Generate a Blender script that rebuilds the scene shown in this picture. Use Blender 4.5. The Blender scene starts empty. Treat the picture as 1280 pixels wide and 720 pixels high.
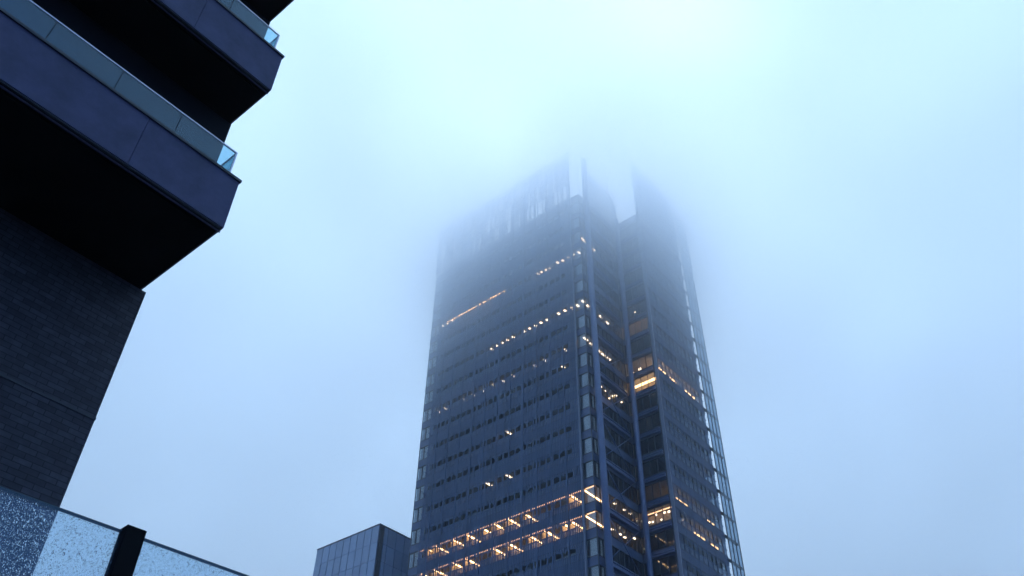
import bpy, math, random
from mathutils import Matrix, Vector

random.seed(7)
sc = bpy.context.scene
COL = sc.collection
ROT = math.radians(49.343)            # bearing of the street grid
FL = 4.25                             # storey height of the tower

# ------------------------------------------------------------------ helpers
class MB:
    """collects boxes, quads, prisms and tubes into one mesh"""
    def __init__(s): s.v = []; s.f = []; s.m = []; s.smooth = []
    def face(s, idx, mi=0, sm=False): s.f.append(idx); s.m.append(mi); s.smooth.append(sm)
    def box(s, x0, x1, y0, y1, z0, z1, mi=0):
        n = len(s.v)
        s.v += [(x0,y0,z0),(x1,y0,z0),(x1,y1,z0),(x0,y1,z0),(x0,y0,z1),(x1,y0,z1),(x1,y1,z1),(x0,y1,z1)]
        for q in ((0,3,2,1),(4,5,6,7),(0,1,5,4),(1,2,6,5),(2,3,7,6),(3,0,4,7)):
            s.face([n+i for i in q], mi)
    def quad(s, pts, mi=0):
        n = len(s.v); s.v += pts; s.face(list(range(n, n+len(pts))), mi)
    def prism(s, poly, z0, z1, mside=0, mtop=0, mbot=0):
        n = len(s.v); k = len(poly)
        s.v += [(x,y,z0) for x,y in poly] + [(x,y,z1) for x,y in poly]
        s.face([n+i for i in reversed(range(k))], mbot)
        s.face([n+k+i for i in range(k)], mtop)
        for i in range(k):
            j = (i+1) % k
            s.face([n+i, n+j, n+k+j, n+k+i], mside)
    def tube(s, a, b, r, seg=10, mi=0, r2=None):
        a = Vector(a); b = Vector(b); d = (b-a).normalized()
        u = d.orthogonal().normalized(); w = d.cross(u); r2 = r if r2 is None else r2
        n = len(s.v)
        for c, rr in ((a, r), (b, r2)):
            for i in range(seg):
                t = 2*math.pi*i/seg
                s.v.append(tuple(c + (u*math.cos(t) + w*math.sin(t))*rr))
        for i in range(seg):
            j = (i+1) % seg
            s.face([n+i, n+j, n+seg+j, n+seg+i], mi, True)
        s.face([n+i for i in reversed(range(seg))], mi); s.face([n+seg+i for i in range(seg)], mi)
    def build(s, name, mats, parent=None, loc=None):
        me = bpy.data.meshes.new(name)
        me.from_pydata(s.v, [], s.f)
        for m in (mats if isinstance(mats, (list, tuple)) else [mats]): me.materials.append(m)
        me.polygons.foreach_set('material_index', s.m)
        me.polygons.foreach_set('use_smooth', s.smooth)
        me.update()
        o = bpy.data.objects.new(name, me); COL.objects.link(o)
        if parent is not None: o.parent = parent
        if loc is not None: o.location = loc
        return o

def thing(name, loc, rot, label, cat):
    o = bpy.data.objects.new(name, None); COL.objects.link(o)
    o.location = loc; o.rotation_euler = (0, 0, rot)
    o['label'] = label; o['category'] = cat
    return o

# ------------------------------------------------------------------ materials
def new_mat(name):
    m = bpy.data.materials.new(name); m.use_nodes = True
    nt = m.node_tree
    for n in list(nt.nodes): nt.nodes.remove(n)
    out = nt.nodes.new('ShaderNodeOutputMaterial')
    return m, nt, out

def solid(name, col, rough=.6, metal=0., var=.25, scale=.5, streak=False, spec=.5, bump=0.):
    m, nt, out = new_mat(name)
    b = nt.nodes.new('ShaderNodeBsdfPrincipled')
    b.inputs['Roughness'].default_value = rough; b.inputs['Metallic'].default_value = metal
    b.inputs['Specular IOR Level'].default_value = spec
    tc = nt.nodes.new('ShaderNodeTexCoord'); mp = nt.nodes.new('ShaderNodeMapping')
    mp.inputs['Scale'].default_value = (scale, scale, scale*(.08 if streak else 1))
    nz = nt.nodes.new('ShaderNodeTexNoise'); nz.inputs['Detail'].default_value = 6; nz.inputs['Scale'].default_value = 1
    nz.inputs['Roughness'].default_value = .65
    rp = nt.nodes.new('ShaderNodeValToRGB')
    rp.color_ramp.elements[0].position = .3; rp.color_ramp.elements[1].position = .7
    rp.color_ramp.elements[0].color = tuple(c*(1-var) for c in col) + (1,)
    rp.color_ramp.elements[1].color = tuple(min(1, c*(1+var)) for c in col) + (1,)
    L = nt.links.new
    L(tc.outputs['Object'], mp.inputs['Vector']); L(mp.outputs[0], nz.inputs['Vector'])
    L(nz.outputs['Fac'], rp.inputs[0]); L(rp.outputs[0], b.inputs['Base Color'])
    if bump:
        bn = nt.nodes.new('ShaderNodeTexNoise'); bn.inputs['Scale'].default_value = 60; bn.inputs['Detail'].default_value = 8
        L(tc.outputs['Object'], bn.inputs['Vector'])
        bp = nt.nodes.new('ShaderNodeBump'); bp.inputs['Strength'].default_value = bump; bp.inputs['Distance'].default_value = .01
        L(bn.outputs['Fac'], bp.inputs['Height']); L(bp.outputs[0], b.inputs['Normal'])
    L(b.outputs[0], out.inputs['Surface'])
    return m

def glass(name, tint, refl=1.0, base=.03, rough=.02, ior=1.5, dirt=0.):
    """clear pane: see-through with a fresnel reflection"""
    m, nt, out = new_mat(name); L = nt.links.new
    tr = nt.nodes.new('ShaderNodeBsdfTransparent'); tr.inputs[0].default_value = tuple(tint) + (1,)
    gl = nt.nodes.new('ShaderNodeBsdfGlossy'); gl.inputs['Roughness'].default_value = rough
    gl.inputs['Color'].default_value = (.78,.9,1,1)
    lw = nt.nodes.new('ShaderNodeLayerWeight'); lw.inputs['Blend'].default_value = .5     # facing only: the same from both sides of a thin pane
    fr = nt.nodes.new('ShaderNodeMath'); fr.operation = 'POWER'; fr.inputs[1].default_value = 5
    L(lw.outputs['Facing'], fr.inputs[0])
    mu = nt.nodes.new('ShaderNodeMath'); mu.operation = 'MULTIPLY_ADD'
    mu.inputs[1].default_value = refl*.95; mu.inputs[2].default_value = base+.04*refl; mu.use_clamp = True
    mx = nt.nodes.new('ShaderNodeMixShader')
    L(fr.outputs[0], mu.inputs[0]); L(mu.outputs[0], mx.inputs[0]); L(tr.outputs[0], mx.inputs[1]); L(gl.outputs[0], mx.inputs[2])
    last = mx
    if dirt:
        df = nt.nodes.new('ShaderNodeBsdfDiffuse'); df.inputs[0].default_value = (.6,.66,.7,1)
        m2 = nt.nodes.new('ShaderNodeMixShader'); m2.inputs[0].default_value = dirt
        L(mx.outputs[0], m2.inputs[1]); L(df.outputs[0], m2.inputs[2]); last = m2
    L(last.outputs[0], out.inputs['Surface'])
    return m

def lamp(name, col, strength):
    m, nt, out = new_mat(name)
    e = nt.nodes.new('ShaderNodeEmission'); e.inputs[0].default_value = tuple(col) + (1,); e.inputs[1].default_value = strength
    nt.links.new(e.outputs[0], out.inputs['Surface'])
    return m

def window_glass(name, tint, base):
    """facade pane: tinted, mirrors a little, every bay slightly different behind"""
    return glass(name, tint, refl=1.1, base=base, rough=.03)

M = {}
M['ceramic'] = solid('ceramic_rods', (.058,.108,.21), .45, var=.22, scale=.35, streak=True)
M['spandrel'] = solid('spandrel_metal', (.075,.115,.21), .4, var=.15, scale=.3)
M['ceiling'] = solid('ceiling_board', (.42,.42,.42), .8, var=.08, scale=.4)
M['steel'] = solid('painted_steel', (.11,.16,.29), .45, var=.15, scale=.5)
M['dark_steel'] = solid('dark_steel', (.05,.06,.08), .45, var=.2, scale=.7)
M['mullion'] = solid('mullion_metal', (.06,.075,.1), .4, var=.15)
M['core'] = solid('core_wall', (.10,.11,.13), .8, var=.3, scale=.2)
M['partition'] = solid('partition_board', (.55,.5,.44), .8, var=.1)
M['pane'] = window_glass('facade_glass', (.55,.62,.68), .05)
M['bay_pane'] = window_glass('bay_glass', (.5,.6,.66), .2)
M['fin_pane'] = glass('fin_glass', (.24,.33,.42), refl=1.0, base=.05, rough=.04)
M['edge_plate'] = solid('edge_plate', (.2,.24,.32), .35, var=.1)
M['lamp_warm'] = lamp('lamp_warm', (1,.50,.20), 13)
M['lamp_spot'] = lamp('lamp_spot', (1,.68,.44), 5.0)
M['lamp_cove'] = lamp('lamp_cove', (1,.46,.22), 4)
M['lamp_glow'] = lamp('lamp_glow', (1,.52,.20), 8)

# ------------------------------------------------------------------ camera
CAMZ = 1.65
cam_d = bpy.data.cameras.new('camera'); cam = bpy.data.objects.new('camera', cam_d); COL.objects.link(cam)
cam_d.sensor_width = 36; cam_d.lens = 1063/1280*36; cam_d.clip_start = .05; cam_d.clip_end = 6000
Mw = [[0.99981201,0.01938927,0.0],[-0.01293977,0.66724194,0.74472865],[0.01443975,-0.74458865,0.6673674]]
X = Vector([r[0] for r in Mw]); Yup = -Vector([r[1] for r in Mw]); Zb = -Vector([r[2] for r in Mw])
cam.matrix_world = Matrix(((X.x,Yup.x,Zb.x,0),(X.y,Yup.y,Zb.y,0),(X.z,Yup.z,Zb.z,CAMZ),(0,0,0,1)))
sc.camera = cam

# ================================================================== OFFICE TOWER
# local frame: x = depth along the right-hand face, y = along the left-hand face
tower = thing('office_tower', (11.31,117.46,0), ROT,
              'tall dark office tower with lit floors and its top lost in low cloud', 'skyscraper')
XL, YB = .5, -2.03           # plane of the left glazing; corner of the glazed bay
XN, YW = 12.67, -7.9         # back wall of the notch; plane of the right glazing
YE, XR = 37.95, 30.2
FOOT = [(XL,YB),(XN,YB),(XN,YW),(XR,YW),(XR,YB),(38.,YB),(38.,YE),(XL,YE)]
def inset(p, d): # small inward move of an axis-aligned outline
    out = []
    n = len(p)
    for i in range(n):
        a, b, c = Vector(p[i-1]), Vector(p[i]), Vector(p[(i+1) % n])
        d1 = (b-a).normalized(); d2 = (c-b).normalized()
        n1 = Vector((-d1.y,d1.x)); n2 = Vector((-d2.y,d2.x))
        out.append(tuple(b + n1*d + n2*d))
    return out
ROOF = 132.4
# core and lower storeys
mb = MB(); mb.box(8,32,5,31,0,ROOF+2.5); mb.box(17.5,26,-3.5,4.9,0,ROOF-1); mb.build('core', M['core'], tower)
K0, K1 = 10, 30
def slab_z(k): return FL*k+2.5, FL*k+3.85
mb = MB()
IN = inset(FOOT, .06)
for k in range(0, K0):
    z0, z1 = slab_z(k); mb.prism(FOOT, z0, z1, 0, 1, 1)
    mb.prism(inset(FOOT,.1), max(0, z0-2.9), z0, 2, 1, 1)
mb.build('lower_storeys', [M['spandrel'], M['ceiling'], M['pane']], tower)
slabs = {}
for k in range(K0, K1+1):
    z0, z1 = slab_z(k); mb = MB()
    mb.prism(FOOT, z0, z1 if k < K1 else ROOF-.9, 0, 1, 1)
    slabs[k] = mb.build('floor_slab', [M['spandrel'], M['ceiling']], tower)

def glazed_band(name, axis, c, a, b, z0, z1, mat, pitch=1.5, extra=(), out=-1, parent=tower, mull=True):
    """one storey of glazing on a straight run: panes, mullions and head rail in one mesh"""
    mb = MB()
    n = max(1, round(abs(b-a)/pitch)); st = (b-a)/n
    def bx(u0, u1, d0, d1, za, zb, mi):
        if axis == 'x': mb.box(c+min(d0,d1), c+max(d0,d1), min(u0,u1), max(u0,u1), za, zb, mi)
        else: mb.box(min(u0,u1), max(u0,u1), c+min(d0,d1), c+max(d0,d1), za, zb, mi)
    for i in range(n):
        u0, u1 = a+st*i, a+st*(i+1); e = .035*(1 if st > 0 else -1)
        p = -out*.08
        if axis == 'x': mb.quad([(c+p,u0+e,z0),(c+p,u1-e,z0),(c+p,u1-e,z1),(c+p,u0+e,z1)], 0)
        else: mb.quad([(u0+e,c+p,z0),(u1-e,c+p,z0),(u1-e,c+p,z1),(u0+e,c+p,z1)], 0)
    if mull:
        for i in range(1, n):
            u = a+st*i; bx(u-.035, u+.035, out*.05, -out*.1, z0, z1, 1)
        bx(a, b, out*.04, -out*.1, z0, z0+.14, 1); bx(a, b, out*.045, -out*.1, z1-.13, z1-.004, 1)
    return mb.build(name, [mat, M['mullion']], parent)

for k in range(K0, K1+1):
    z0, z1 = FL*k-.4, FL*k+2.5
    glazed_band('ribbon_window', 'x', XL, .05, 35.4, z0, z1, M['pane'], 1.5)
    glazed_band('corner_window', 'x', XL, 35.55, YE-.12, z0, z1, M['bay_pane'], 1.2)
    glazed_band('corner_window', 'x', XL, YB+.12, -.05, z0, z1, M['bay_pane'], 2.0)
    glazed_band('recess_window', 'y', YB, XL+.12, XN-.1, z0, z1, M['pane'], 1.35)
    glazed_band('recess_window', 'x', XN, YW+.1, YB-.1, z0, z1, M['pane'], 1.45)
    glazed_band('ribbon_window', 'y', YW, XN+.1, XR-.1, z0, z1, M['pane'], 1.5)
# corner posts of the glazed bay, far sides of the building
mb = MB()
for (x, y) in ((XL+.06,YB+.06),(XN-.06,YB+.06),(XN+.06,YW+.06),(XL+.06,0.0),(XL+.06,35.48),(XL+.06,YE-.06)):
    mb.box(x-.07,x+.07,y-.07,y+.07,0,ROOF-.95)
mb.build('corner_post', M['mullion'], tower)
mb = MB()
for k in range(K0, K1+1):
    z0, z1 = FL*k-.4, FL*k+2.5
    mb.quad([(XR-.1,YW+.1,z0),(XR-.1,YB,z0),(XR-.1,YB,z1),(XR-.1,YW+.1,z1)])
    mb.quad([(XR,YB+.1,z0),(37.9,YB+.1,z0),(37.9,YB+.1,z1),(XR,YB+.1,z1)])
    mb.quad([(37.9,YB+.1,z0),(37.9,YE-.1,z0),(37.9,YE-.1,z1),(37.9,YB+.1,z1)])
    mb.quad([(7,YE-.1,z0),(37.9,YE-.1,z0),(37.9,YE-.1,z1),(7,YE-.1,z1)])
mb.build('rear_glazing', M['pane'], tower)
mb = MB(); mb.box(XL+.3,6.9,YE-.2,YE-.08,40,ROOF-1); mb.build('end_wall', M['spandrel'], tower)
# roof
mb = MB(); mb.prism(inset(FOOT,.03), ROOF-.9, ROOF, 0, 0, 0)
mb.build('roof_parapet', M['spandrel'], tower)

# ---- ceramic rod screens: one panel per storey, dense rods with an open slot at eye level
def rod_panel(axis, c, a, b, k, ztop=None, holes=True):
    """rods stand upright in front of the glazing; the slot z+.4..z+1.45 keeps every fourth rod"""
    mb = MB(); rnd = random.Random(k*31+(axis == 'y'))
    zs0, zs1, zt = FL*k+.42, FL*k+1.45, FL*(k+1)+.42
    if ztop: zt = min(zt, ztop)
    pitch = .335; n = int((b-a)/pitch)
    for i in range(n):
        u = a+.12+i*pitch
        edge = (u-a < 1.3) or (b-u < 1.2)
        joint = (i % 9 == 8)
        w = .1 if joint else .104*(1+.3*(rnd.random()-.5))
        d, e2 = (.03, .03) if axis == 'x' else (.012, .01)
        if axis == 'y': w *= .66
        if joint: d = .11 if axis == 'x' else .05
        if not holes and axis == 'x' and rnd.random() < .22: continue
        if not holes and axis == 'y': w = .15
        lo = zs1 + (0 if edge else rnd.choice((-.25,-.1,0,0,0,.05)))
        if edge or i % 4 == 0 or joint or not holes: lo = zs0
        if axis == 'x': mb.box(c-d, c+e2, u-w, u+w, lo, zt)
        else: mb.box(u-w, u+w, c-d, c+e2, lo, zt)
    for z in (zs0+.03, zs1+.05, (zs1+zt)/2, zt-.1):      # carrier rails
        if axis == 'x': mb.box(c+.034, c+.09, a, b, z, z+.06)
        else: mb.box(a, b, c+.034, c+.09, z, z+.06)
    return mb.build('rod_screen', M['ceramic'], tower)
SCR_L, SCR_R = 146.5, 150.0
for k in range(K0, 35):
    if FL*k+.42 < SCR_L: rod_panel('x', 0.0, 0.0, 35.4 if k < 31 else 37.95, k, SCR_L, k < 31)
    if FL*k+.42 < SCR_R: rod_panel('y', -8.4, 12.95, 29.25, k, SCR_R, k < 31)
mb = MB(); mb.box(-.12,.3,-.15,-.02,0,SCR_L); mb.build('screen_edge', M['edge_plate'], tower)
mb = MB(); mb.box(12.72,12.9,-8.56,-8.0,0,SCR_R); mb.build('screen_edge', M['edge_plate'], tower)
# masts that carry the screens above the roof
mb = MB()
for i in range(7): mb.box(.12,.34,i*5.8+.1,i*5.8+.32,ROOF-2,SCR_L-.4)
for z in (136.2,140.4,144.7): mb.box(.10,.2,0,35.3,z,z+.16)
mb.build('screen_mast', M['steel'], tower)
mb = MB()
for i in range(4): mb.box(13+i*5.2,13.22+i*5.2,-8.3,-8.08,ROOF-2,SCR_R-.4)
for z in (136.2,140.4,144.7,148.2): mb.box(13,XR-.1,-8.33,-8.2,z,z+.16)
mb.build('screen_mast', M['steel'], tower)

# ---- exposed steel in the notch
def column(x, y, r, zt):
    mb = MB(); mb.tube((x,y,0),(x,y,zt), r, 20); mb.build('column', M['steel'], tower)
column(1.78, -2.95, .56, 143.6); column(12.05, -3.45, .47, ROOF+.6)
for k in range(10, 31, 2):
    z = FL*k+2.95
    mb = MB(); mb.box(2.2,11.7,YB-.62,YB-.12,z,z+.16); mb.box(2.2,11.7,YB-.62,YB-.12,z+.72,z+.88); mb.box(2.2,11.7,YB-.42,YB-.32,z+.165,z+.715)
    mb.build('beam', M['steel'], tower)
for k in range(10, 31):
    z = FL*k+2.72
    mb = MB(); mb.box(XN-.52,XN-.1,YW+.05,-3.9,z,z+.1); mb.box(XN-.52,XN-.1,YW+.05,-3.9,z+.42,z+.52); mb.box(XN-.36,XN-.28,YW+.05,-3.9,z+.105,z+.415)
    mb.build('beam', M['steel'], tower)
for k in range(10, 30, 2):
    za, zb = FL*k+3.4, FL*(k+2)+3.1
    for p, q in (((2.3,YB-.38,za),(11.6,YB-.38,zb)), ((2.3,YB-.46,zb),(11.6,YB-.46,za))):
        mb = MB(); mb.tube(p, q, .075, 8); mb.build('brace_rod', M['steel'], tower)
# rooftop louvre screen along the notch, vent stacks
mb = MB()
for i in range(26):
    x = 2.5+i*.4; mb.box(x, x+.11, YB-.1, YB+.02, ROOF+.01, 142.6-(i % 3)*.2)
for z in (134.5,137.5,140.5): mb.box(2.4,13,YB+.03,YB+.13,z,z+.2)
mb.build('roof_louvre', M['ceramic'], tower)
for x, y, h in ((13.4,-2.0,141.2),(14.6,-1.7,140.4)):
    mb = MB(); mb.tube((x,y,ROOF-.5),(x,y,h),.33,14); mb.tube((x,y,h+.005),(x,y,h+.3),.42,14); mb.build('vent_stack', M['steel'], tower)
mb = MB(); mb.box(9,31,6,30,ROOF+2.6,ROOF+5.5); mb.build('plant_room', M['core'], tower)

# ---- clear glass fins beyond the far corners, held off the body by brackets
def glass_fin(axis, c, a, b, zt):
    mb = MB(); n = 3; st = (b-a)/n
    for i in range(n):
        u0, u1 = a+st*i+.06, a+st*(i+1)-.06
        if axis == 'x': mb.quad([(c,u0,30),(c,u1,30),(c,u1,zt),(c,u0,zt)], 0)
        else: mb.quad([(u0,c,30),(u1,c,30),(u1,c,zt),(u0,c,zt)], 0)
    for i in range(n+1):
        u = a+st*i
        if axis == 'x': mb.box(c-.05,c+.12,u-.055,u+.055,30,zt,1)
        else: mb.box(u-.04,u+.04,c-.05,c+.12,30,zt,1)
    mb.build('glass_fin', [M['fin_pane'], M['mullion']], tower)
glass_fin('y', -8.4, 30.2, 34.3, SCR_R-4)
for k in range(K0, 33):
    z = FL*k+3.1
    mb = MB()
    mb.box(XR-.6,34.2,-8.27,-7.93,z,z+.34)
    mb.build('bracket', M['dark_steel'], tower)

# ---- roller blinds and sill-height storage behind the panes, drawn to different heights
M['blind'] = solid('blind_fabric', (.30,.36,.42), .8, var=.12, scale=.6)
for k in range(K0, K1+1):
    rnd = random.Random(900+k); mb = MB(); z0 = FL*k-.38
    y = .1
    while y < 35:
        w = rnd.choice((1.45,1.45,2.95))
        if rnd.random() < (0 if k in (14,15,17,19,21,22,24) else .62):
            mb.box(XL+.3, XL+.34, y+.06, min(y+w,35.3)-.06, z0, FL*k+rnd.choice((.75,1.0,1.15,1.3,1.55)))
        y += w+.02
    if mb.v: mb.build('window_blind', M['blind'], slabs[k])
    mb = MB(); x = XN+.2
    while x < 28.6:
        if rnd.random() < (.15 if k in (15,16,22) else .5):
            mb.box(x+.06, x+1.4, YW+.3, YW+.34, z0, FL*k+rnd.choice((.6,.9,1.2)))
        x += 1.5
    if mb.v: mb.build('window_blind', M['blind'], slabs[k])

# ---- lamps inside, hung under the slabs
def lampbox(name, k, x0, x1, y0, y1, mat, dz=.06, drop=.02, zabs=None):
    zc = (FL*k+2.5-drop) if zabs is None else zabs
    mb = MB(); mb.box(x0,x1,y0,y1,zc-dz,zc); return mb.build(name, M[mat], slabs[k])
STRIPS = [(15,.91,2.96),(15,1.81,12.54),(15,1.07,15.73),(15,1.0,18.68),(15,1.71,21.28),(15,1.22,24.89),(15,1.15,28.04),(15,.92,32.06),(15,1.42,33.98),
 (14,1.47,3.16),(14,1.6,4.6),(14,1.29,8.28),(14,1.56,11.3),(14,1.32,15.63),(14,1.22,18.71),(14,1.21,24.82),(14,1.07,27.6),(14,1.07,32.0),(14,.88,34.88)]
for k, x, y in STRIPS:
    lampbox('ceiling_light', k, x, x+3.4, y-.16, y+.16, 'lamp_warm')
    mb = MB(); z = FL*k
    mb.box(x-.1, 6.5, y+.42, y+.52, z-.38, z+2.45)
    mb.build('partition_wall', M['partition'], slabs[k])
for k, a, b in ((15,-1.9,-.15),(15,.1,14.2),(15,14.35,23.0),(15,23.5,32.6),(15,34.6,35.9),(14,-1.9,-.15),(14,.1,4.9),(14,6.6,32.)):
    lampbox('cove_light', k, XL+.25, XL+.41, a, b, 'lamp_cove', .13)
for k, y in ((15,.35),(14,.4)):
    lampbox('ceiling_light', k, .95, 7.2, y-.12, y+.12, 'lamp_warm')
SPOTS = [(19,1.78,16.49),(17,2.05,16.52),(17,2.0,21.02),(22,2.33,3.92),(22,2.43,8.71),(22,2.5,11.14),(22,2.44,16.37),(22,2.51,18.83),(22,2.44,21.13),(22,2.49,23.97),
 (22,2.42,26.34),(22,2.46,28.71),(22,2.44,33.77),(22,2.4,35.6),(21,1.51,3.92),(24,1.8,7.44),(24,1.68,8.85),(24,1.79,10.23),(24,1.73,11.58),(24,1.78,12.98),(24,1.71,15.77),
 (24,1.76,17.21),(24,1.75,18.56),(24,1.78,20.05),(24,1.9,21.54),(24,1.64,-1.01),(24,1.95,.48),(24,1.86,1.72),(24,1.73,3.18),(24,1.68,4.62),(24,3.23,-.95),
 (27,1.45,35.42),(27,1.59,34.08),(27,1.53,32.57),(27,1.41,9.3),(27,1.53,8.4),(27,1.62,7.35),(27,1.59,6.61),(27,1.15,4.27),(27,1.57,3.15),(27,1.53,1.77),
 (27,1.24,.5),(27,1.64,-.66),(28,2.55,-1.01),(28,3.35,-1.03),(29,3.69,4.28),(29,3.8,2.2)]
for k, x, y in SPOTS:
    l = 1.6 if k in (19,17) else .75
    lampbox('spot_lamp', k, x-l/2, x+l/2, y-.21, y+.21, 'lamp_spot')
lampbox('cove_light', 27, XL+.3, XL+.55, 17.7, 33.6, 'lamp_glow', .16)
for k, x, y, l in ((22,2.0,-.85,1.2),(22,3.9,-.8,1.0),(22,6.2,-.68,1.1),(22,7.7,-.65,1.1),(22,9.3,-.7,1.1),(24,7.28,-1.0,1.0),(24,9.4,-.9,1.0),
                   (20,5.6,-1.2,.3),(20,7.0,-1.1,.3),(20,8.99,-1.0,.3),(20,9.3,-1.6,.4),(20,9.3,-.3,.3),(20,11.6,-1.2,.3),(15,7.56,-.9,.4),(15,10.2,-.9,.4),(15,11.87,-.9,.4),
                   (14,7.24,-.2,.5),(14,9.5,-.3,.5),(14,10.8,-.2,.5),(14,12.0,-1.2,.6),(28,6.38,-.98,.8)):
    lampbox('spot_lamp', k, x-l/2, x+l/2, y-.15, y+.15, 'lamp_spot', .1)
# behind the back wall of the notch
for k, y0, y1, z, m, h, x in ((24,-7.7,-2.6,101.9,'lamp_glow',.2,12.95),(21,-7.6,-2.6,90.9,'lamp_glow',.42,13.5)):
    mb = MB()
    for i in range(4):
        s = (y1-y0)/4; mb.box(x,x+.2,y0+s*i+.07,y0+s*(i+1)-.07,z-h/2,z+h/2)
    mb.build('wall_light', M[m], slabs[k])
for k, y, z, s in ((22,-4.49,94.3,.26),(22,-3.0,94.1,.16),(25,-4.8,107.7,.13),(21,-5.4,89.4,.1),(15,-3.9,64.5,.16),(15,-4.6,65.5,.18),(15,-6.2,65.4,.18),(15,-7.0,65.3,.2),(15,-3.3,64.6,.16),(15,-5.5,64.4,.13),(15,-2.9,65.6,.12)):
    mb = MB(); mb.box(13.5,13.6,y-s,y+s,z-s*.8,z+s*.8); mb.build('wall_light', M['lamp_spot'], slabs[k])
mb = MB(); mb.box(14.6,14.7,-7.6,-2.4,FL*15-.35,FL*15+2.4); mb.build('partition_wall', M['partition'], slabs[15])
lampbox('cove_light', 15, 13.9, 14.1, -7.4, -2.6, 'lamp_cove', .06)
mb = MB(); mb.box(14.9,15.0,-7.6,-2.4,FL*21-.35,FL*21+2.4); mb.build('partition_wall', M['partition'], slabs[21])
# behind the right-hand face
for k, a, b, z, m, h in ((22,15.2,21.9,94.1,'lamp_warm',.75),(22,24.6,28.9,94.1,'lamp_warm',.75),(16,15.9,21.8,68.5,'lamp_glow',.3),(16,25.4,28.9,68.5,'lamp_glow',.3),(15,20.5,28.9,64.25,'lamp_glow',.4)):
    mb = MB(); n = int((b-a)/.9)
    for i in range(n): mb.box(a+i*.9, a+i*.9+.66, -7.35, -7.25, z-h/2, z+h/2)
    mb.build('wall_light', M[m], slabs[k])
for k, x, z in ((15,18.0,67.0),(15,20.2,67.1),(15,27.8,66.9),(15,28.9,66.8),(18,28.4,77.6),(15,18.9,66.2)):
    mb = MB(); mb.box(x-.2,x+.2,-6.45,-6.35,z-.12,z+.12); mb.build('wall_light', M['lamp_spot'], slabs[k])

# ================================================================== LOW GLASS BLOCK BESIDE THE TOWER
blk = thing('glass_office_block', (-23.79,148.1,0), ROT,
            'low flat-roofed office block clad in blue glass panels left of the tall tower', 'office block')
M['block_pane'] = glass('block_glass', (.03,.05,.08), refl=1.6, base=.16, rough=.12)
M['panel_back'] = solid('panel_back', (.12,.17,.27), .35, var=.12, scale=.35)
H = 74.5
mb = MB(); mb.box(.3,22,.3,17.6,0,H-.3); mb.build('body', M['core'], blk)
PAN = [solid('cladding_panel', tuple(c*f for c in (.27,.36,.52)), .22, var=.08, scale=.2, spec=.8) for f in (.92,1.,1.08)]
def cladding(axis, runs, name):
    mb = MB(); rnd = random.Random(5+(axis == 'x'))
    z = H-.15; zi = 0
    while z > 20:
        zb = z-3.35
        for u0, u1, dark in runs:
            mi = 3 if dark else rnd.choice((0,1,1,2))
            j = rnd.uniform(0,.02)
            if axis == 'x': mb.box(-.06-j, .12, u0+.085, u1-.085, zb+.035, z-.035, mi)
            else: mb.box(u0+.085, u1-.085, -.06-j, .12, zb+.035, z-.035, mi)
        z = zb
    mb.build(name, PAN+[M['dark_steel']], blk)
cladding('x', [(i*1.985, (i+1)*1.985, False) for i in range(9)], 'cladding_wall')
cladding('y', [(.2,1.25,True),(1.25,2.2,False)]+[(2.2+i*2.15, 4.35+i*2.15, False) for i in range(9)], 'cladding_wall')
mb = MB(); mb.box(-.1,22,-.1,17.9,H-.1,H+.12); mb.build('roof_edge', M['mullion'], blk)
mb = MB(); mb.box(.13,.29,.13,17.7,0,H-.12); mb.box(.3,21.9,.13,.29,0,H-.12); mb.build('joint_backing', M['mullion'], blk)

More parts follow.
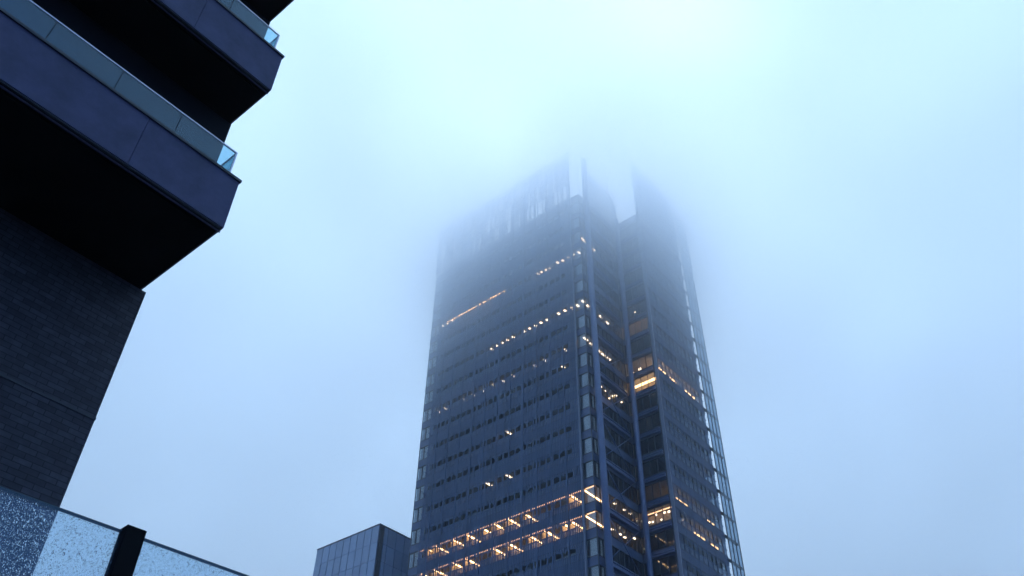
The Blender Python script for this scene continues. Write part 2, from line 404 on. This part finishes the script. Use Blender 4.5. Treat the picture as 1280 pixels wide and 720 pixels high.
# ================================================================== APARTMENT BUILDING WITH BALCONIES
apt = thing('apartment_building', (-3.84,7.92,0), ROT,
            'dark brick apartment building with deep glass-railed balconies overhead at the left', 'apartment block')
def brick_mat():
    m, nt, out = new_mat('brickwork'); L = nt.links.new
    tc = nt.nodes.new('ShaderNodeTexCoord'); sx = nt.nodes.new('ShaderNodeSeparateXYZ'); cb = nt.nodes.new('ShaderNodeCombineXYZ')
    ad = nt.nodes.new('ShaderNodeMath'); ad.operation = 'ADD'
    L(tc.outputs['Object'], sx.inputs[0]); L(sx.outputs[0], ad.inputs[0]); L(sx.outputs[1], ad.inputs[1])
    L(ad.outputs[0], cb.inputs[0]); L(sx.outputs[2], cb.inputs[1])
    br = nt.nodes.new('ShaderNodeTexBrick')
    br.inputs['Scale'].default_value = 1; br.inputs['Brick Width'].default_value = .225; br.inputs['Row Height'].default_value = .075
    br.inputs['Mortar Size'].default_value = .006; br.inputs['Mortar Smooth'].default_value = .15; br.inputs['Bias'].default_value = 0
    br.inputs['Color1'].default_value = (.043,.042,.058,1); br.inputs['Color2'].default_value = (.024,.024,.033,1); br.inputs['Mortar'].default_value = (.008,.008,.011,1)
    L(cb.outputs[0], br.inputs['Vector'])
    nz = nt.nodes.new('ShaderNodeTexNoise'); nz.inputs['Scale'].default_value = 9; nz.inputs['Detail'].default_value = 6
    L(tc.outputs['Object'], nz.inputs['Vector'])
    mr = nt.nodes.new('ShaderNodeMapRange'); mr.inputs[1].default_value = .3; mr.inputs[2].default_value = .7; mr.inputs[3].default_value = .75; mr.inputs[4].default_value = 1.25
    L(nz.outputs['Fac'], mr.inputs[0])
    mx = nt.nodes.new('ShaderNodeMix'); mx.data_type = 'RGBA'; mx.blend_type = 'MULTIPLY'; mx.inputs['Factor'].default_value = 1
    L(br.outputs['Color'], mx.inputs['A']); L(mr.outputs[0], mx.inputs['B'])
    b = nt.nodes.new('ShaderNodeBsdfPrincipled'); b.inputs['Roughness'].default_value = .75
    L(mx.outputs['Result'], b.inputs['Base Color'])
    bp = nt.nodes.new('ShaderNodeBump'); bp.inputs['Strength'].default_value = .6; bp.inputs['Distance'].default_value = .008; bp.invert = True
    L(br.outputs['Fac'], bp.inputs['Height']); L(bp.outputs[0], b.inputs['Normal'])
    L(b.outputs[0], out.inputs['Surface'])
    return m
M['brick'] = brick_mat()
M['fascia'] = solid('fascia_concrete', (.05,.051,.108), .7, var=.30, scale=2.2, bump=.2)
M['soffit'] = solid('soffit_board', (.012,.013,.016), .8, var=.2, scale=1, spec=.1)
M['coping'] = solid('coping_metal', (.02,.022,.03), .5, var=.2)
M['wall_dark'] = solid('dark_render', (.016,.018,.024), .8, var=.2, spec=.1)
M['balcony_glass'] = glass('balcony_glass', (.62,.80,.85), refl=1., base=.03, rough=.0)
M['rail'] = solid('rail_metal', (.62,.64,.7), .3, metal=.4, var=.1)
M['glass_edge'] = solid('glass_edge', (.06,.10,.12), .2, var=.1)
YD = 1.89
mb = MB(); mb.box(-13.5,.05,YD,10,0,9.66); mb.build('brick_wall', M['brick'], apt)
mb = MB(); mb.box(-13.5,.055,YD-.012,YD+.1,7.5,7.535); mb.build('movement_joint', M['coping'], apt)
for i, zb in enumerate((9.67, 12.77, 15.87)):
    mb = MB()
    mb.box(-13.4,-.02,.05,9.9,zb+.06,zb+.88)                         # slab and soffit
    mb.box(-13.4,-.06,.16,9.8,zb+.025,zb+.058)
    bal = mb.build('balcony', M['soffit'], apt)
    mb = MB()
    seams = [-13.45,-9.2,-4.75,-1.42,0.]
    for a, b in zip(seams[:-1], seams[1:]): mb.box(a+(.003 if a > -13 else 0), b-.003 if b < 0 else b, 0, .049, zb+.045, zb+.955)
    mb.box(-.019,0,.05,YD+3,zb+.045,zb+.955)
    mb.build('fascia', M['fascia'], bal)
    mb = MB(); mb.box(-13.45,-.012,.012,.045,zb+.022,zb+.042); mb.build('drip_edge', M['coping'], bal)
    mb = MB(); mb.box(-13.45,-.004,.055,.075,zb,zb+.02); mb.build('drip_trim', M['fascia'], bal)
    mb = MB(); mb.box(-13.45,.02,-.022,.2,zb+.957,zb+1.0); mb.box(-.2,.02,.201,YD+3,zb+.957,zb+1.0); mb.build('coping', M['coping'], bal)
    gz0, gz1 = zb+.98, zb+1.53
    sx = [-.145,-1.04,-1.94,-2.87,-3.8,-4.7,-5.6,-6.5]
    for a, b in zip(sx[:-1], sx[1:]):
        mb = MB(); mb.box(b+.006,a-.006,.09,.104,gz0,gz1); mb.build('glass_panel', M['balcony_glass'], bal)
    mb = MB(); mb.box(-.145,-.131,.108,1.0,gz0,gz1); mb.build('glass_panel', M['balcony_glass'], bal)
    mb = MB()
    mb.box(-6.5,-.128,.086,.108,gz1+.002,gz1+.022)
    mb.box(-.148,-.128,.109,1.0,gz1+.002,gz1+.022); mb.box(-.150,-.128,.086,.1075,gz0,gz1)
    mb.build('handrail', M['rail'] , bal)
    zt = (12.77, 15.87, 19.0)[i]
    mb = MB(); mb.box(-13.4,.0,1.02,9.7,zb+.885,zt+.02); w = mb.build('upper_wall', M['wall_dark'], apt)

# ================================================================== WET GLASS BALUSTRADE CLOSE BY
ang = math.radians(45.352)
bal = thing('glass_balustrade', (-.9,1.91,0), ang,
            'rain-spotted glass balustrade with a black square post at the lower left', 'balustrade')
M['wet_glass'] = glass('wet_glass', (.80,.89,.93), refl=1.0, base=.02, rough=.01, dirt=.02)
M['post'] = solid('black_post', (.004,.0043,.005), .6, var=.3, scale=20, spec=.08)
ZT = 2.553
for a, b in ((-1.6,-.018),(.033,1.6)):
    mb = MB(); mb.box(a,b,0,.0135,1.3,ZT); mb.build('glass_panel', M['wet_glass'], bal)
    mb = MB(); mb.box(a,b,-.0006,.0141,ZT+.0002,ZT+.0022); mb.build('edge_strip', M['glass_edge'], bal)
mb = MB()
X0, X1, Y0, Y1, z = -.0173, .0322, -.02, .0195, 2.5645
mb.v += [(X0,Y0,1.25),(X1,Y0,1.25),(X1,Y1,1.25),(X0,Y1,1.25),(X0,Y0,z),(X1,Y0,z),(X1,Y1,z),(X0,Y1,z)]
for q in ((0,3,2,1),(4,5,6,7),(0,1,5,4),(1,2,6,5),(2,3,7,6),(3,0,4,7)): mb.face(list(q))
post = mb.build('post', M['post'], bal)
bv = post.modifiers.new('bevel', 'BEVEL'); bv.width = .0018; bv.segments = 3
mb = MB(); mb.box(-2.,2.,-.15,.16,0,1.29); mb.build('plinth', M['wall_dark'], bal)
# rain drops on the outer face
def water():
    m, nt, out = new_mat('rain_water')
    b = nt.nodes.new('ShaderNodeBsdfGlass'); b.inputs['IOR'].default_value = 1.33; b.inputs['Roughness'].default_value = 0.02
    nt.links.new(b.outputs[0], out.inputs['Surface']); return m
rnd = random.Random(11)
mb = MB()
def drop(x, z, r, el, side):
    n = len(mb.v); seg = 8; y0 = -.0004 if side < 0 else .0139
    rings = ((1.,0.),(.86,.32),(.5,.55))
    for rr, h in rings:
        for i in range(seg):
            t = 2*math.pi*i/seg
            mb.v.append((x+math.cos(t)*r*rr, y0+side*h*r, z+math.sin(t)*r*rr*el))
    mb.v.append((x, y0+side*.62*r, z))
    for k in range(2):
        for i in range(seg):
            j = (i+1) % seg; q = [n+k*seg+i, n+k*seg+j, n+(k+1)*seg+j, n+(k+1)*seg+i]
            mb.face(q if side < 0 else q[::-1], 0, True)
    for i in range(seg):
        q = [n+2*seg+i, n+2*seg+(i+1) % seg, n+3*seg]
        mb.face(q if side < 0 else q[::-1], 0, True)
    mb.face([n+i for i in range(seg)][::(-1 if side < 0 else 1)], 0)
for i in range(24000):
    x = rnd.uniform(-.42,.42); z = ZT-.006-rnd.random()**1.0*.24
    r = min(.0034, .00062*math.exp(rnd.gauss(0,.5)))
    drop(x, z, r, rnd.uniform(1,1.35), -1)
dr = mb.build('raindrops', water(), bal); dr['kind'] = 'stuff'

# ================================================================== GROUND
mb = MB(); mb.quad([(-4000,-4000,0),(4000,-4000,0),(4000,4000,0),(-4000,4000,0)])
g = mb.build('ground', solid('wet_paving', (.05,.05,.052), .6, var=.3, scale=.3)); g['kind'] = 'structure'

# ================================================================== AIR
def haze_mat():
    m, nt, out = new_mat('air'); L = nt.links.new
    pv = nt.nodes.new('ShaderNodeVolumePrincipled')
    pv.inputs['Color'].default_value = (.95,1.,1.05,1)
    pv.inputs['Absorption Color'].default_value = (1,1,1,1)
    pv.inputs['Anisotropy'].default_value = .72
    ge = nt.nodes.new('ShaderNodeNewGeometry'); sx = nt.nodes.new('ShaderNodeSeparateXYZ')
    L(ge.outputs['Position'], sx.inputs[0])
    mr = nt.nodes.new('ShaderNodeMapRange'); mr.inputs[1].default_value = 0; mr.inputs[2].default_value = 160
    L(sx.outputs[2], mr.inputs[0])
    rp = nt.nodes.new('ShaderNodeValToRGB'); cr = rp.color_ramp
    pts = [(0,.0002),(60,.0004),(80,.0012),(95,.009),(104,.026),(112,.042),(120,.048),(128,.055),(136,.066),(144,.092),(152,.11)]
    while len(cr.elements) < len(pts): cr.elements.new(.5)
    for e, (z, d) in zip(cr.elements, pts):
        e.position = z/160; v = d/.17; e.color = (v,v,v,1)
    L(mr.outputs[0], rp.inputs[0])
    mu = nt.nodes.new('ShaderNodeMath'); mu.operation = 'MULTIPLY'; mu.inputs[1].default_value = .17
    nz = nt.nodes.new('ShaderNodeTexNoise'); nz.inputs['Scale'].default_value = .03; nz.inputs['Detail'].default_value = 1
    of = nt.nodes.new('ShaderNodeVectorMath'); of.inputs[1].default_value = (140,-60,25)
    L(ge.outputs['Position'], of.inputs[0]); L(of.outputs[0], nz.inputs['Vector'])
    wr = nt.nodes.new('ShaderNodeMapRange'); wr.inputs[1].default_value = .3; wr.inputs[2].default_value = .7; wr.inputs[3].default_value = .78; wr.inputs[4].default_value = 1.22
    L(nz.outputs['Fac'], wr.inputs[0])
    m2 = nt.nodes.new('ShaderNodeMath'); m2.operation = 'MULTIPLY'; L(rp.outputs[0], m2.inputs[0]); L(wr.outputs[0], m2.inputs[1])
    L(m2.outputs[0], mu.inputs[0]); L(mu.outputs[0], pv.inputs['Density'])
    L(pv.outputs[0], out.inputs['Volume'])
    m.cycles.volume_step_rate = .4
    return m
mb = MB(); mb.box(-400,400,-60,700,-1,152)
h = mb.build('haze', haze_mat()); h['kind'] = 'stuff'

# ================================================================== SKY AND SUN
SUN_EL, SUN_AZ = math.radians(64), math.radians(5)       # azimuth from +Y towards +X; behind the cloud above the tower
sd = Vector((math.sin(SUN_AZ)*math.cos(SUN_EL), math.cos(SUN_AZ)*math.cos(SUN_EL), math.sin(SUN_EL)))
w = bpy.data.worlds.new('World'); sc.world = w; w.use_nodes = True
nt = w.node_tree; L = nt.links.new
for n in list(nt.nodes): nt.nodes.remove(n)
out = nt.nodes.new('ShaderNodeOutputWorld'); bg = nt.nodes.new('ShaderNodeBackground'); bg.inputs[1].default_value = .15
sky = nt.nodes.new('ShaderNodeTexSky'); sky.sky_type = 'NISHITA'; sky.sun_disc = False
sky.sun_elevation = SUN_EL; sky.sun_rotation = SUN_AZ; sky.air_density = 1.5; sky.dust_density = 3
tc = nt.nodes.new('ShaderNodeTexCoord')
dot = nt.nodes.new('ShaderNodeVectorMath'); dot.operation = 'DOT_PRODUCT'; dot.inputs[1].default_value = sd
nrm = nt.nodes.new('ShaderNodeVectorMath'); nrm.operation = 'NORMALIZE'
L(tc.outputs['Generated'], nrm.inputs[0]); L(nrm.outputs[0], dot.inputs[0])
ac = nt.nodes.new('ShaderNodeMath'); ac.operation = 'ARCCOSINE'; L(dot.outputs['Value'], ac.inputs[0])
mr = nt.nodes.new('ShaderNodeMapRange'); mr.inputs[1].default_value = 0; mr.inputs[2].default_value = math.pi
L(ac.outputs[0], mr.inputs[0])
rp = nt.nodes.new('ShaderNodeValToRGB'); cr = rp.color_ramp
# overcast deck: brightest round the hidden sun, falling off with angle
pts = [(0,(.62,.86,1.05)),(14,(.54,.80,1.05)),(27,(.42,.70,1.05)),(36,(.35,.63,.98)),(46,(.25,.49,.86)),(70,(.11,.24,.56)),(110,(.07,.16,.37)),(180,(.05,.11,.27))]
while len(cr.elements) < len(pts): cr.elements.new(.5)
for e, (a, c) in zip(cr.elements, pts):
    e.position = a/180; e.color = tuple(c)+(1,)
L(mr.outputs[0], rp.inputs[0])
sc10 = nt.nodes.new('ShaderNodeVectorMath'); sc10.operation = 'SCALE'; sc10.inputs['Scale'].default_value = 11.6
L(rp.outputs[0], sc10.inputs[0])
mx = nt.nodes.new('ShaderNodeMix'); mx.data_type = 'RGBA'; mx.inputs['Factor'].default_value = .92
L(sky.outputs[0], mx.inputs['A']); L(sc10.outputs[0], mx.inputs['B'])
L(mx.outputs['Result'], bg.inputs[0]); L(bg.outputs[0], out.inputs['Surface'])
sl = bpy.data.lights.new('sun', 'SUN'); sl.energy = 1.5; sl.angle = math.radians(16); sl.color = (.485,.68,1)
so = bpy.data.objects.new('sun', sl); COL.objects.link(so)
so.rotation_euler = (-sd).to_track_quat('-Z', 'Y').to_euler()

# ================================================================== RENDER SETTINGS
sc.view_settings.view_transform = 'Standard'; sc.view_settings.look = 'None'
sc.view_settings.exposure = .2; sc.view_settings.gamma = 1
sc.render.engine = 'CYCLES'
sc.cycles.volume_bounces = 9
sc.cycles.max_bounces = 16; sc.cycles.transparent_max_bounces = 24; sc.cycles.diffuse_bounces = 3
sc.cycles.use_denoising = True
sc.cycles.sample_clamp_indirect = 6
